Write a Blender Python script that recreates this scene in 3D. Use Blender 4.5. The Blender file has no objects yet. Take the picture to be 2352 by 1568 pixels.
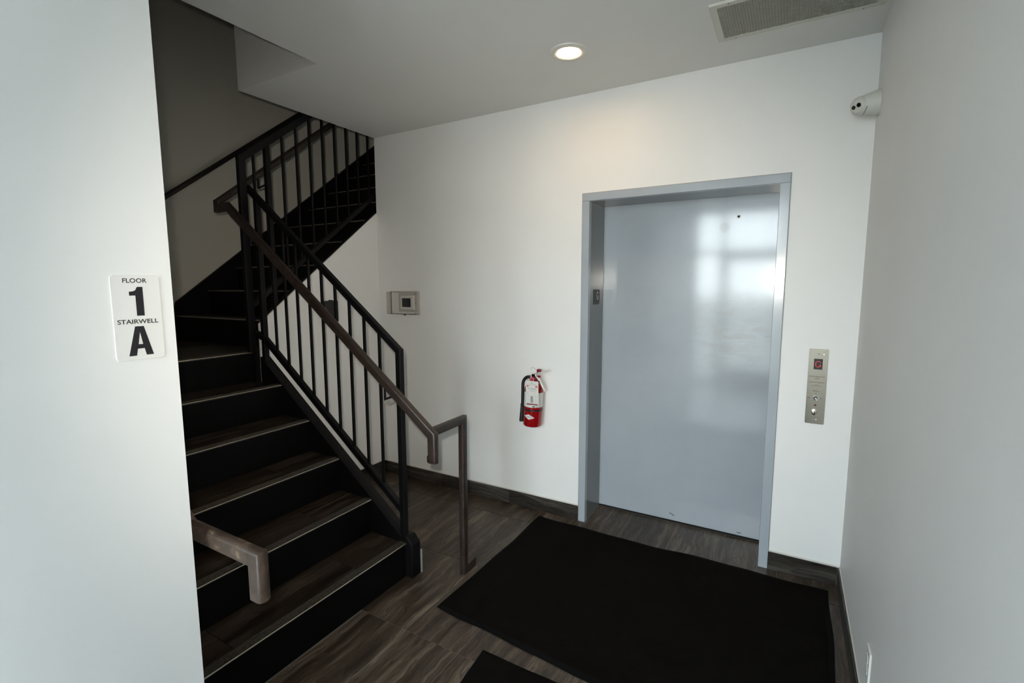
import bpy, bmesh, math, random
from mathutils import Vector, Matrix

random.seed(7)
C = bpy.context.scene.collection
SC = bpy.context.scene

# ------------------------------------------------------------------ camera, world, lights, exposure
cam_d = bpy.data.cameras.new('camera')
cam = bpy.data.objects.new('camera', cam_d)
C.objects.link(cam)
R = ((0.86798095, 0.05506692, -0.49353491), (0.49659326, -0.10035372, 0.86216255), (-0.00205143, -0.99342678, -0.11445097))
cam.matrix_world = Matrix(((R[0][0], -R[0][1], -R[0][2], 0.0),
                           (R[1][0], -R[1][1], -R[1][2], 0.0),
                           (R[2][0], -R[2][1], -R[2][2], 1.605),
                           (0, 0, 0, 1)))
cam_d.sensor_width = 36.0
cam_d.lens = 1112.7 / 2352 * 36.0
cam_d.clip_start = 0.02
SC.camera = cam

SC.view_settings.view_transform = 'Standard'
SC.view_settings.look = 'None'
SC.view_settings.gamma = 1.0
SC.view_settings.use_curve_mapping = False
SC.view_settings.exposure = 0.0

world = bpy.data.worlds.new('overcast_sky')
SC.world = world
world.use_nodes = True
wn = world.node_tree
wn.nodes.clear()
w_out = wn.nodes.new('ShaderNodeOutputWorld')
w_bg = wn.nodes.new('ShaderNodeBackground')
w_tc = wn.nodes.new('ShaderNodeTexCoord')
w_sep = wn.nodes.new('ShaderNodeSeparateXYZ')
w_ramp = wn.nodes.new('ShaderNodeValToRGB')
wn.links.new(w_tc.outputs['Generated'], w_sep.inputs[0])
wn.links.new(w_sep.outputs['Z'], w_ramp.inputs['Fac'])
w_ramp.color_ramp.elements[0].position = 0.0
w_ramp.color_ramp.elements[0].color = (0.89, 0.95, 1.0, 1)
w_ramp.color_ramp.elements[1].position = 0.8
w_ramp.color_ramp.elements[1].color = (0.74, 0.87, 1.0, 1)
wn.links.new(w_ramp.outputs['Color'], w_bg.inputs['Color'])
w_bg.inputs['Strength'].default_value = 20.0
wn.links.new(w_bg.outputs[0], w_out.inputs[0])

# the photographer's flash, a little above and left of the lens
fl_d = bpy.data.lights.new('camera_flash', 'SPOT')
fl_d.energy = 124.0
fl_d.color = (1.0, 0.94, 0.83)
fl_d.shadow_soft_size = 0.016
fl_d.spot_size = math.radians(96)
fl_d.spot_blend = 1.0
fl = bpy.data.objects.new('camera_flash', fl_d)
fl.matrix_world = Matrix.Translation((-0.06, 0.0, 1.68)) @ cam.matrix_world.to_3x3().to_4x4()
C.objects.link(fl)

# ------------------------------------------------------------------ helpers
OFF = {}


class MB:
    """collects simple solids; build() links them as one mesh object"""

    def __init__(s):
        s.v, s.f, s.sm = [], [], []

    def add(s, verts, faces, smooth=False):
        o = len(s.v)
        s.v += [tuple(p) for p in verts]
        s.f += [tuple(i + o for i in f) for f in faces]
        s.sm += [smooth] * len(faces)
        return s

    def box(s, x0, x1, y0, y1, z0, z1):
        if x0 > x1: x0, x1 = x1, x0
        if y0 > y1: y0, y1 = y1, y0
        if z0 > z1: z0, z1 = z1, z0
        return s.add([(x0, y0, z0), (x1, y0, z0), (x1, y1, z0), (x0, y1, z0), (x0, y0, z1), (x1, y0, z1), (x1, y1, z1), (x0, y1, z1)],
                     [(3, 2, 1, 0), (4, 5, 6, 7), (0, 1, 5, 4), (1, 2, 6, 5), (2, 3, 7, 6), (3, 0, 4, 7)])

    def prism(s, pts, axis, a, b):
        """pts: 2D outline (counter-clockwise or not), extruded along axis from a to b"""
        n = len(pts)

        def mk(p, t):
            if axis == 'x': return (t, p[0], p[1])
            if axis == 'y': return (p[0], t, p[1])
            return (p[0], p[1], t)
        vs = [mk(p, a) for p in pts] + [mk(p, b) for p in pts]
        fs = [tuple(range(n))[::-1], tuple(range(n, 2 * n))] + [(i, (i + 1) % n, n + (i + 1) % n, n + i) for i in range(n)]
        return s.add(vs, fs)

    def sweep(s, path, prof, up, smooth=False, cap=True, closed_ring=False):
        P = [Vector(p) for p in path]
        n = len(prof)
        T = [(P[i + 1] - P[i]).normalized() for i in range(len(P) - 1)]
        upv = Vector(up)
        upv = (upv - T[0] * upv.dot(T[0])).normalized()
        side = T[0].cross(upv)
        rings = []
        for i, p in enumerate(P):
            if i == 0:
                t = T[0]; nn = t
            elif i == len(P) - 1:
                t = T[-1]; nn = t
            else:
                t = T[i - 1]; nn = (T[i - 1] + T[i]).normalized()
            ring = []
            for (a, b) in prof:
                w = side * a + upv * b
                w = w - t * (w.dot(nn) / t.dot(nn))
                ring.append(p + w)
            rings.append(ring)
            if 0 < i < len(P) - 1:
                q = T[i - 1].rotation_difference(T[i])
                upv = q @ upv; side = q @ side
        vs = [v for r in rings for v in r]
        fs = []
        for k in range(len(rings) - 1):
            for i in range(n):
                j = (i + 1) % n
                fs.append((k * n + i, k * n + j, (k + 1) * n + j, (k + 1) * n + i))
        if cap:
            fs.append(tuple(range(n))[::-1])
            fs.append(tuple(range((len(rings) - 1) * n, len(rings) * n)))
        return s.add(vs, fs, smooth)

    def bar(s, p, q, w, h, up=(0, 0, 1)):
        return s.sweep([p, q], [(-w / 2, -h / 2), (w / 2, -h / 2), (w / 2, h / 2), (-w / 2, h / 2)], up)

    def tube(s, path, r, n=12, up=(0, 0, 1)):
        return s.sweep(path, circle(r, n), up, True)

    def lathe(s, prof, origin, axis, n=32):
        """prof: (radius, distance along axis)"""
        o = Vector(origin); ax = Vector(axis).normalized()
        a = ax.orthogonal().normalized(); b = ax.cross(a)
        vs, fs = [], []
        for (r, d) in prof:
            for k in range(n):
                t = 2 * math.pi * k / n
                vs.append(o + ax * d + (a * math.cos(t) + b * math.sin(t)) * max(r, 1e-5))
        for i in range(len(prof) - 1):
            for k in range(n):
                j = (k + 1) % n
                fs.append((i * n + k, i * n + j, (i + 1) * n + j, (i + 1) * n + k))
        fs.append(tuple(range(n))[::-1])
        fs.append(tuple(range((len(prof) - 1) * n, len(prof) * n)))
        return s.add(vs, fs, True)

    def build(s, name, mat, parent=None, bevel=0, seg=2, angle=35, flat=False):
        me = bpy.data.meshes.new(name)
        off = OFF.get(parent.name, Vector((0, 0, 0))) if parent else Vector((0, 0, 0))
        me.from_pydata([tuple(Vector(v) - off) for v in s.v], [], s.f)
        bm = bmesh.new(); bm.from_mesh(me)
        bmesh.ops.recalc_face_normals(bm, faces=bm.faces)
        bm.to_mesh(me); bm.free()
        me.materials.append(mat)
        if any(s.sm) and not flat:
            for p in me.polygons: p.use_smooth = True
            me.set_sharp_from_angle(angle=math.radians(angle))
        o = bpy.data.objects.new(name, me)
        C.objects.link(o)
        if parent:
            o.parent = parent
        OFF[o.name] = off
        if bevel:
            m = o.modifiers.new('edge', 'BEVEL')
            m.width = bevel; m.segments = seg; m.limit_method = 'ANGLE'; m.angle_limit = math.radians(40)
            if not any(s.sm):
                for p in me.polygons: p.use_smooth = True
                me.set_sharp_from_angle(angle=math.radians(50))
        return o


def circle(r, n=12):
    return [(r * math.cos(2 * math.pi * k / n), r * math.sin(2 * math.pi * k / n)) for k in range(n)]


def rrect(w, h, r, n=4):
    """rounded rectangle outline"""
    pts = []
    for cx, cy, a0 in ((w / 2 - r, h / 2 - r, 0), (-w / 2 + r, h / 2 - r, 90), (-w / 2 + r, -h / 2 + r, 180), (w / 2 - r, -h / 2 + r, 270)):
        for k in range(n + 1):
            a = math.radians(a0 + 90 * k / n)
            pts.append((cx + r * math.cos(a), cy + r * math.sin(a)))
    return pts


def rail_profile(w, h):
    """flat sides and bottom, fully rounded top"""
    pts = [(-w / 2 + .004, -h / 2), (w / 2 - .004, -h / 2), (w / 2, -h / 2 + .004)]
    c = h / 2 - w / 2 * .72
    for k in range(9):
        a = math.pi * k / 8
        pts.append((w / 2 * math.cos(a), c + w / 2 * .72 * math.sin(a)))
    pts.append((-w / 2, -h / 2 + .004))
    return pts


def thing(name, label, cat, loc, group=None, kind=None):
    o = bpy.data.objects.new(name, None)
    o.empty_display_size = .05
    C.objects.link(o)
    o.location = loc
    o['label'] = label; o['category'] = cat
    if group: o['group'] = group
    if kind: o['kind'] = kind
    OFF[o.name] = Vector(loc)
    return o


def tag(o, label, cat, group=None):
    o['label'] = label; o['category'] = cat
    if group: o['group'] = group
    return o


def structure(o, label=None, cat=None):
    o['kind'] = 'structure'
    if label: o['label'] = label
    if cat: o['category'] = cat
    return o


def glyphs(text, bold=0.0):
    """2D outline mesh of a word in Blender's built-in font, scaled to the unit square"""
    cu = bpy.data.curves.new('word', 'FONT')
    cu.body = text
    cu.fill_mode = 'FRONT'
    cu.offset = bold
    cu.resolution_u = 3
    ob = bpy.data.objects.new('word', cu)
    C.objects.link(ob)
    dg = bpy.context.evaluated_depsgraph_get()
    me = bpy.data.meshes.new_from_object(ob.evaluated_get(dg))
    vs = [v.co.copy() for v in me.vertices]
    fs = [tuple(p.vertices) for p in me.polygons]
    bpy.data.objects.remove(ob); bpy.data.curves.remove(cu); bpy.data.meshes.remove(me)
    x0 = min(v.x for v in vs); x1 = max(v.x for v in vs); y0 = min(v.y for v in vs); y1 = max(v.y for v in vs)
    return [((v.x - x0) / (x1 - x0), (v.y - y0) / (y1 - y0)) for v in vs], fs


def word(name, text, center, u, v, w, h, mat, parent, bold=0.0):
    """flat lettering w by h, centred, u to the reader's right, v up"""
    vs, fs = glyphs(text, bold)
    c = Vector(center); u = Vector(u); v = Vector(v)
    m = MB().add([c + u * ((p[0] - .5) * w) + v * ((p[1] - .5) * h) for p in vs], fs)
    return m.build(name, mat, parent)


def outline(name, pts, center, u, v, w, h, mat, parent, t=0.0004, nrm=None):
    """flat polygon printed as thin raised ink"""
    c = Vector(center); u = Vector(u); v = Vector(v)
    bm = bmesh.new()
    vs = [bm.verts.new(c + u * ((p[0] - .5) * w) + v * ((p[1] - .5) * h)) for p in pts]
    f = bm.faces.new(vs)
    bmesh.ops.triangulate(bm, faces=[f])
    bm.verts.ensure_lookup_table()
    m = MB().add([q.co.copy() for q in bm.verts], [tuple(q.index for q in g.verts) for g in bm.faces])
    bm.free()
    return m.build(name, mat, parent)


# ------------------------------------------------------------------ materials
def principled(name, col=(.8, .8, .8), rough=.5, metal=0.0, spec=.5, **kw):
    m = bpy.data.materials.new(name)
    m.use_nodes = True
    b = m.node_tree.nodes['Principled BSDF']
    b.inputs['Base Color'].default_value = (*col, 1)
    b.inputs['Roughness'].default_value = rough
    b.inputs['Metallic'].default_value = metal
    b.inputs['Specular IOR Level'].default_value = spec
    for k, v in kw.items():
        b.inputs[k].default_value = v
    return m, m.node_tree, b


def noise(nt, scale, detail=3, rough=.5, vec=None, dist=0.0):
    n = nt.nodes.new('ShaderNodeTexNoise')
    n.inputs['Scale'].default_value = scale
    n.inputs['Detail'].default_value = detail
    n.inputs['Roughness'].default_value = rough
    n.inputs['Distortion'].default_value = dist
    if vec is not None: nt.links.new(vec, n.inputs['Vector'])
    return n


def coords(nt, kind='Object'):
    return nt.nodes.new('ShaderNodeTexCoord').outputs[kind]


def ramp(nt, fac, stops):
    r = nt.nodes.new('ShaderNodeValToRGB')
    e = r.color_ramp.elements
    while len(e) < len(stops): e.new(.5)
    for k, (p, c) in enumerate(stops):
        e[k].position = p; e[k].color = (*c, 1) if len(c) == 3 else c
    nt.links.new(fac, r.inputs['Fac'])
    return r


def bump(nt, b, h, strength, dist=.001):
    n = nt.nodes.new('ShaderNodeBump')
    n.inputs['Strength'].default_value = strength
    n.inputs['Distance'].default_value = dist
    nt.links.new(h, n.inputs['Height'])
    nt.links.new(n.outputs[0], b.inputs['Normal'])
    return n


def math_node(nt, op, a, b=None, v=None):
    n = nt.nodes.new('ShaderNodeMath'); n.operation = op
    if hasattr(a, 'is_linked') or not isinstance(a, (int, float)): nt.links.new(a, n.inputs[0])
    else: n.inputs[0].default_value = a
    if b is not None:
        if isinstance(b, (int, float)): n.inputs[1].default_value = b
        else: nt.links.new(b, n.inputs[1])
    return n.outputs[0]


def mix_rgb(nt, fac, a, b, mode='MIX'):
    n = nt.nodes.new('ShaderNodeMix'); n.data_type = 'RGBA'; n.blend_type = mode
    if isinstance(fac, (int, float)): n.inputs[0].default_value = fac
    else: nt.links.new(fac, n.inputs[0])
    for i, x in ((6, a), (7, b)):
        if isinstance(x, tuple): n.inputs[i].default_value = (*x, 1)
        else: nt.links.new(x, n.inputs[i])
    return n.outputs[2]


def paint(name, col, rough=.5, tex=.12):
    m, nt, b = principled(name, col, rough, spec=.35)
    co = coords(nt)
    n = noise(nt, 160, 4, .6, co)
    bump(nt, b, n.outputs['Fac'], tex, .0008)
    n2 = noise(nt, 1.3, 3, .6, co)
    r = ramp(nt, n2.outputs['Fac'], [(.35, tuple(c * .965 for c in col)), (.65, col)])
    nt.links.new(r.outputs[0], b.inputs['Base Color'])
    return m


def stone_tile(name, axis, tint=1.0, rough=.33, cool=0.0):
    """dark wood-look porcelain; the veins run along the given axis of the piece"""
    m, nt, b = principled(name, (.06, .05, .04), rough, spec=.32)
    co = coords(nt)
    oi = nt.nodes.new('ShaderNodeObjectInfo')
    off = nt.nodes.new('ShaderNodeCombineXYZ')
    nt.links.new(math_node(nt, 'MULTIPLY', oi.outputs['Random'], 31.0), off.inputs[0])
    nt.links.new(math_node(nt, 'MULTIPLY', oi.outputs['Random'], 17.0), off.inputs[1])
    nt.links.new(math_node(nt, 'MULTIPLY', oi.outputs['Random'], 53.0), off.inputs[2])
    add = nt.nodes.new('ShaderNodeVectorMath'); add.operation = 'ADD'
    nt.links.new(co, add.inputs[0]); nt.links.new(off.outputs[0], add.inputs[1])
    # large slow warp so that the veins wander
    wob = noise(nt, 4.5, 2, .5, add.outputs[0])
    sc = nt.nodes.new('ShaderNodeVectorMath'); sc.operation = 'SCALE'
    nt.links.new(wob.outputs['Color'], sc.inputs[0]); sc.inputs['Scale'].default_value = .07
    ad2 = nt.nodes.new('ShaderNodeVectorMath'); ad2.operation = 'ADD'
    nt.links.new(add.outputs[0], ad2.inputs[0]); nt.links.new(sc.outputs[0], ad2.inputs[1])

    def stretched(across, along):
        mp = nt.nodes.new('ShaderNodeMapping')
        s = [across] * 3; s['xyz'.index(axis)] = along
        mp.inputs['Scale'].default_value = s
        nt.links.new(ad2.outputs[0], mp.inputs['Vector'])
        return mp.outputs[0]
    n1 = noise(nt, 1, 5, .6, stretched(19, 1.0))
    n2 = noise(nt, 1, 4, .7, stretched(75, 1.7))
    n3 = noise(nt, 1, 3, .55, stretched(20, .8))
    t = tint
    tone_ = lambda r_, g_, b_: tuple(t * (q * (1 - cool) + cool * (r_ * .9 + g_ * .7 + b_ * .5) / 2.1 * w_) for q, w_ in ((r_, .92), (g_, 1.02), (b_, 1.06)))
    base = ramp(nt, n1.outputs['Fac'], [(.32, tone_(.027, .0180, .0120)), (.5, tone_(.072, .0540, .0400)), (.68, tone_(.160, .131, .102))])
    fine = ramp(nt, n2.outputs['Fac'], [(.32, (.42, .40, .37)), (.66, (1.2, 1.17, 1.13))])
    c1 = mix_rgb(nt, 1.0, base.outputs[0], fine.outputs[0], 'MULTIPLY')
    # thin dark veins where the third field crosses its middle value
    d = math_node(nt, 'ABSOLUTE', math_node(nt, 'SUBTRACT', n3.outputs['Fac'], .5))
    vein = ramp(nt, d, [(.0, (1, 1, 1)), (.022, (0, 0, 0))])
    c2 = mix_rgb(nt, math_node(nt, 'MULTIPLY', vein.outputs[0], .85), c1, (.022 * t, .016 * t, .012 * t))
    tone = math_node(nt, 'ADD', math_node(nt, 'MULTIPLY', oi.outputs['Random'], .35), .82)
    c3n = nt.nodes.new('ShaderNodeVectorMath'); c3n.operation = 'SCALE'
    nt.links.new(c2, c3n.inputs[0]); nt.links.new(tone, c3n.inputs['Scale'])
    nt.links.new(c3n.outputs[0], b.inputs['Base Color'])
    bump(nt, b, n2.outputs['Fac'], .12, .0006)
    rr = ramp(nt, n1.outputs['Fac'], [(.3, (rough * .85,) * 3), (.7, (rough * 1.25,) * 3)])
    nt.links.new(rr.outputs[0], b.inputs['Roughness'])
    return m


M = {}
M['wall'] = paint('white_wall_paint', (.80, .80, .785), .5)
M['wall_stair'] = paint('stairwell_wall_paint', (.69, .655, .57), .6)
M['ceiling'] = paint('ceiling_paint', (.78, .78, .76), .7)
M['grout'] = principled('grey_grout', (.17, .155, .135), .85)[0]
M['tile_y'] = stone_tile('floor_tile_stone', 'y')
M['tread_y'] = stone_tile('tread_tile_stone', 'y', .55)
M['base_x'] = stone_tile('skirting_tile_x', 'x', .72, .3, .5)  # tile greyed in its colour for the cool daylight on the skirting
M['base_y'] = stone_tile('skirting_tile_y', 'y', .5, .3, .85)  # cool daylight cast put into the tile colour, stronger than along x
M['caulk'] = principled('pale_caulk', (.62, .60, .55), .5)[0]
M['black_steel'] = principled('black_painted_steel', (.0042, .0042, .005), .5, spec=.16)[0]
M['riser_black'] = principled('black_riser_paint', (.0022, .0022, .0025), .6, spec=.12)[0]
m, nt, b = principled('nosing_metal', (.05, .042, .034), .45, .35)
n_ = noise(nt, 90, 3, .6, coords(nt)); r_ = ramp(nt, n_.outputs['Fac'], [(.35, (.028, .022, .017)), (.7, (.075, .064, .052))]); nt.links.new(r_.outputs[0], b.inputs['Base Color'])
M['nosing'] = m
M['lip'] = principled('bright_nosing_edge', (.62, .57, .50), .35, .9)[0]


def brown_rail(name, col, chip):
    m, nt, b = principled(name, col, .42, spec=.5)
    co = coords(nt)
    a = noise(nt, 22, 5, .65, co)
    g = noise(nt, 3.5, 3, .6, co)
    r = ramp(nt, math_node(nt, 'ADD', math_node(nt, 'MULTIPLY', a.outputs['Fac'], .6), math_node(nt, 'MULTIPLY', g.outputs['Fac'], .4)), [(.42, col), (.53, tuple(c * 1.6 + .004 for c in col)), (.57, chip)])
    nt.links.new(r.outputs[0], b.inputs['Base Color'])
    bump(nt, b, a.outputs['Fac'], .08, .001)
    return m


M['brown'] = brown_rail('brown_handrail_paint', (.0165, .0098, .0072), (.028, .019, .014))
M['brown_worn'] = brown_rail('worn_brown_handrail_paint', (.036, .0235, .0170), (.15, .105, .062))
M['dark_rail'] = principled('dark_wall_rail_paint', (.014, .011, .009), .45)[0]

# elevator paint: blue grey enamel with smeared stains on the door
m, nt, b = principled('grey_elevator_enamel', (.36, .40, .44), .26, spec=.6)
co = coords(nt)
n1 = noise(nt, 2.2, 4, .6, co); n2 = noise(nt, 60, 3, .6, co)
r = ramp(nt, n1.outputs['Fac'], [(.3, (.335, .372, .41)), (.7, (.372, .41, .445))])
nt.links.new(r.outputs[0], b.inputs['Base Color'])
rr = ramp(nt, n1.outputs['Fac'], [(.3, (.13,) * 3), (.7, (.19,) * 3)]); nt.links.new(rr.outputs[0], b.inputs['Roughness'])
bump(nt, b, n2.outputs['Fac'], .03, .0006)
M['enamel'] = m
m, nt, b = principled('stained_elevator_door_enamel', (.36, .40, .44), .24, spec=.6)
co = coords(nt)
mp = nt.nodes.new('ShaderNodeMapping'); mp.inputs['Scale'].default_value = (7, 7, 22); mp.inputs['Rotation'].default_value = (0, .35, 0)
nt.links.new(co, mp.inputs['Vector'])
ns = noise(nt, 1, 4, .6, mp.outputs[0], .6)
sp = nt.nodes.new('ShaderNodeSeparateXYZ'); nt.links.new(co, sp.inputs[0])


def bell(out, c, w):
    d = math_node(nt, 'DIVIDE', math_node(nt, 'ABSOLUTE', math_node(nt, 'SUBTRACT', out, c)), w)
    k = nt.nodes.new('ShaderNodeClamp'); nt.links.new(math_node(nt, 'SUBTRACT', 1.0, d), k.inputs['Value'])
    return k.outputs[0]


reg = math_node(nt, 'MULTIPLY', bell(sp.outputs['X'], .30, .26), bell(sp.outputs['Z'], 1.30, .32))
st = math_node(nt, 'MULTIPLY', ramp(nt, ns.outputs['Fac'], [(.46, (0, 0, 0)), (.62, (1, 1, 1))]).outputs[0], reg)
blob = math_node(nt, 'MULTIPLY', bell(sp.outputs['X'], .235, .045), bell(sp.outputs['Z'], 1.955, .05))
blob = math_node(nt, 'MULTIPLY', blob, math_node(nt, 'MULTIPLY', ns.outputs['Fac'], 2.0))
blob = ramp(nt, blob, [(.20, (0, 0, 0)), (.50, (1, 1, 1))]).outputs[0]
n1 = noise(nt, 2.2, 4, .6, co)
r = ramp(nt, n1.outputs['Fac'], [(.3, (.335, .372, .41)), (.7, (.372, .41, .445))])
c1 = mix_rgb(nt, math_node(nt, 'MULTIPLY', st, .8), r.outputs[0], (.30, .29, .255))
c2 = mix_rgb(nt, math_node(nt, 'MULTIPLY', blob, .4), c1, (.30, .29, .28))
nt.links.new(c2, b.inputs['Base Color'])
ro = math_node(nt, 'ADD', math_node(nt, 'MULTIPLY', math_node(nt, 'MAXIMUM', math_node(nt, 'MULTIPLY', st, .5), math_node(nt, 'MULTIPLY', blob, .5)), .16), .105)
nt.links.new(ro, b.inputs['Roughness'])
M['door'] = m

m, nt, b = principled('brushed_stainless', (.45, .415, .35), .17, 1.0)
co = coords(nt)
mp = nt.nodes.new('ShaderNodeMapping'); mp.inputs['Scale'].default_value = (1400, 1400, 6); nt.links.new(co, mp.inputs['Vector'])
nb = noise(nt, 1, 2, .5, mp.outputs[0]); bump(nt, b, nb.outputs['Fac'], .03, .0002)
M['stainless'] = m
M['liner'] = principled('dull_grey_liner_enamel', (.155, .165, .168), .2, spec=.6)[0]
M['lever'] = principled('bright_lever_metal', (.80, .80, .78), .32, .55)[0]
M['chrome'] = principled('polished_chrome', (.75, .75, .74), .12, 1.0)[0]
M['gap_black'] = principled('shadow_gap_black', (.004, .004, .004), .9)[0]
M['matte_black'] = principled('matte_black_plastic', (.008, .008, .008), .5)[0]
M['gloss_black'] = principled('gloss_black_lens', (.004, .004, .005), .06)[0]
M['white_plastic'] = principled('white_plastic', (.70, .70, .66), .35)[0]
M['sign_white'] = principled('sign_white_plastic', (.76, .75, .73), .3)[0]
M['ink'] = principled('black_ink', (.007, .006, .010), .5)[0]
M['ink_red'] = principled('dark_red_ink', (.16, .03, .025), .5)[0]
M['ink_grey'] = principled('grey_ink', (.30, .30, .29), .6)[0]
M['ink_pink'] = principled('pink_ink', (.62, .18, .24), .6)[0]
M['ink_white'] = principled('pale_ink', (.62, .62, .60), .5)[0]
M['red_paint'] = principled('extinguisher_red', (.26, .0045, .006), .09, spec=.5)[0]
M['dark_red'] = principled('dark_red_plastic', (.20, .008, .02), .35)[0]
M['gauge'] = principled('gauge_face', (.55, .16, .20), .3)[0]
M['label'] = principled('pale_label', (.62, .64, .62), .3)[0]
M['paper'] = principled('tag_paper', (.64, .64, .60), .6)[0]
M['rubber'] = principled('black_rubber', (.008, .009, .008), .45)[0]
M['cam_white'] = principled('camera_cream_plastic', (.62, .63, .57), .38)[0]
M['grille_white'] = principled('grille_cream_enamel', (.60, .60, .53), .45)[0]
M['lattice'] = principled('lit_cell_tone', (.80, .80, .74), .6)[0]  # pale backing tone stands in for the lit cell walls
M['grid_shaded'] = principled('shaded_grid_tone', (.28, .28, .24), .7)[0]  # grid darkened in its colour to stand for shade in the cells
M['thermostat'] = principled('thermostat_plastic', (.50, .50, .47), .4)[0]
M['lcd'] = principled('dark_display', (.010, .014, .015), .2)[0]
m, nt, b = principled('led_red', (.3, 0, 0), .4); b.inputs['Emission Color'].default_value = (1, .05, .06, 1); b.inputs['Emission Strength'].default_value = 1.1
M['led'] = m
m, nt, b = principled('downlight_lens', (1, 1, 1), .4); b.inputs['Emission Color'].default_value = (1, .66, .34, 1); b.inputs['Emission Strength'].default_value = 82.0
M['lamp'] = m
M['red_jewel'] = principled('red_jewel', (.16, .02, .012), .15)[0]
m, nt, b = principled('black_mat_pile', (.0085, .0075, .007), .95, spec=.04)
co = coords(nt)
n1 = noise(nt, 900, 3, .6, co); n2 = noise(nt, 14, 4, .6, co); n3 = noise(nt, 420, 2, .5, co)
r = ramp(nt, n2.outputs['Fac'], [(.3, (.0050, .0043, .0038)), (.7, (.0078, .0068, .0060))])
lint = ramp(nt, n3.outputs['Fac'], [(.80, (0, 0, 0)), (.83, (1, 1, 1))])
c = mix_rgb(nt, math_node(nt, 'MULTIPLY', lint.outputs[0], .5), r.outputs[0], (.10, .09, .08))
nt.links.new(c, b.inputs['Base Color'])
bump(nt, b, n1.outputs['Fac'], .8, .004)
M['mat'] = m
M['mat_edge'] = principled('mat_rubber_border', (.0030, .0032, .0030), .85, spec=.08)[0]
# clear polycarbonate: straight-through with a weak mirror
def clear(name, tint, refl):
    m = bpy.data.materials.new(name); m.use_nodes = True
    nt = m.node_tree; nt.nodes.clear()
    o = nt.nodes.new('ShaderNodeOutputMaterial'); mx = nt.nodes.new('ShaderNodeMixShader')
    t = nt.nodes.new('ShaderNodeBsdfTransparent'); g = nt.nodes.new('ShaderNodeBsdfGlossy'); lw = nt.nodes.new('ShaderNodeLayerWeight')
    t.inputs[0].default_value = (*tint, 1); g.inputs['Roughness'].default_value = .08
    lw.inputs['Blend'].default_value = refl
    nt.links.new(lw.outputs['Fresnel'], mx.inputs[0]); nt.links.new(t.outputs[0], mx.inputs[1]); nt.links.new(g.outputs[0], mx.inputs[2])
    nt.links.new(mx.outputs[0], o.inputs[0])
    return m
M['poly'] = clear('clear_polycarbonate', (.95, .945, .94), .12)
M['glass'] = clear('window_glass', (.94, .96, .95), .2)
M['alu'] = principled('dark_aluminium', (.05, .05, .052), .4, .6)[0]
M['paving'] = paint('pale_paving', (.30, .28, .25), .8, .5)

# ------------------------------------------------------------------ dimensions
XR, XL, XA, XS = .31, -1.42, -2.99, -4.24     # right wall, left wall face, alcove wall, far stair wall
YB, YE, YN, YC = 2.985, .672, -1.9, 1.87       # elevator wall, left wall end, entrance, ceiling jog
H = 2.79                                       # ceiling
SH = 5.6                                       # top of the stair shaft
RI, RU, X1 = .1965, .2535, -1.768              # riser, run, first nosing
YU, RUU = 2.01, .2525                          # first upper nosing, upper run
nz = lambda x: RI + (X1 - x) * RI / RU         # nosing line of the lower flight
uz = lambda y: 7 * RI + (y - YU) * RI / RUU    # nosing line of the upper flight

# ------------------------------------------------------------------ setting: walls, ceiling, floor
OX0, OX1, OZ = -1.183, -.030, 2.184            # elevator opening outer frame
mb = MB()
mb.box(XA, OX0, YB, YB + .30, 0, H); mb.box(OX1, XR + .12, YB, YB + .30, 0, H); mb.box(OX0, OX1, YB, YB + .30, OZ, H)
structure(mb.build('wall_back', M['wall']))
mb = MB().box(XR, XR + .12, YN - .12, YB, 0, H)
structure(mb.build('wall_right', M['wall']))
mb = MB()
mb.box(XL - .13, XL, YN - .12, YE, 0, H); mb.box(XS, XL - .13, YE - .13, YE, 0, H)
structure(mb.build('wall_left', M['wall']))
mb = MB().box(XS - .12, XS, YE - .13, 6.0, 0, SH)
structure(mb.build('wall_stair_left', M['wall_stair']))
# shaft above the lobby: upper walls that enclose the stair opening, its far end and its lid
mb = MB()
mb.box(XS, -2.273, YE - .13, YE, H + .001, SH)
mb.box(-2.273, -2.15, YE - .13, YC + .12, H + .301, SH)
mb.box(XA, -2.2735, YC, YC + .12, H + .301, SH)
mb.box(XA, XA + .12, YC + .1205, 6.0, H + .301, SH)
mb.box(XA, XA + .12, YB + .3005, 6.0, 0, H + .3005)
mb.box(XS - .12, XA + .12, 6.0, 6.12, 0, SH)
structure(mb.build('wall_stairwell', M['wall']))
structure(MB().box(XS - .12, -2.15, YE - .13, 6.12, SH, SH + .1).build('ceiling_stairwell', M['wall_stair']))
mb = MB()
mb.prism([(-2.273, YN - .12), (XR + .12, YN - .12), (XR + .12, YB + .30), (XA, YB + .30), (XA, YC), (-2.273, YC)], 'z', H, H + .3)
structure(mb.build('ceiling', M['ceiling']))
# drywall that boxes in the space below both flights
mb = MB()
mb.prism([(-1.735, 0), (-1.735, .165), (-1.78, nz(-1.78) - .012), (XA, nz(XA) - .012), (XA, 0)], 'y', 1.9715, 1.979)
mb.prism([(1.912, 0), (1.912, uz(1.912) + .062), (YB, uz(YB) + .062), (YB, 0)], 'x', XA - .013, XA)
structure(mb.build('wall_under_stair', M['wall']))

# floor slab with the tiles laid on it
floor = MB().box(XS, XR + .12, YN, YB + .30, -.08, -.0025).build('floor', M['grout'])
structure(floor)


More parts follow.
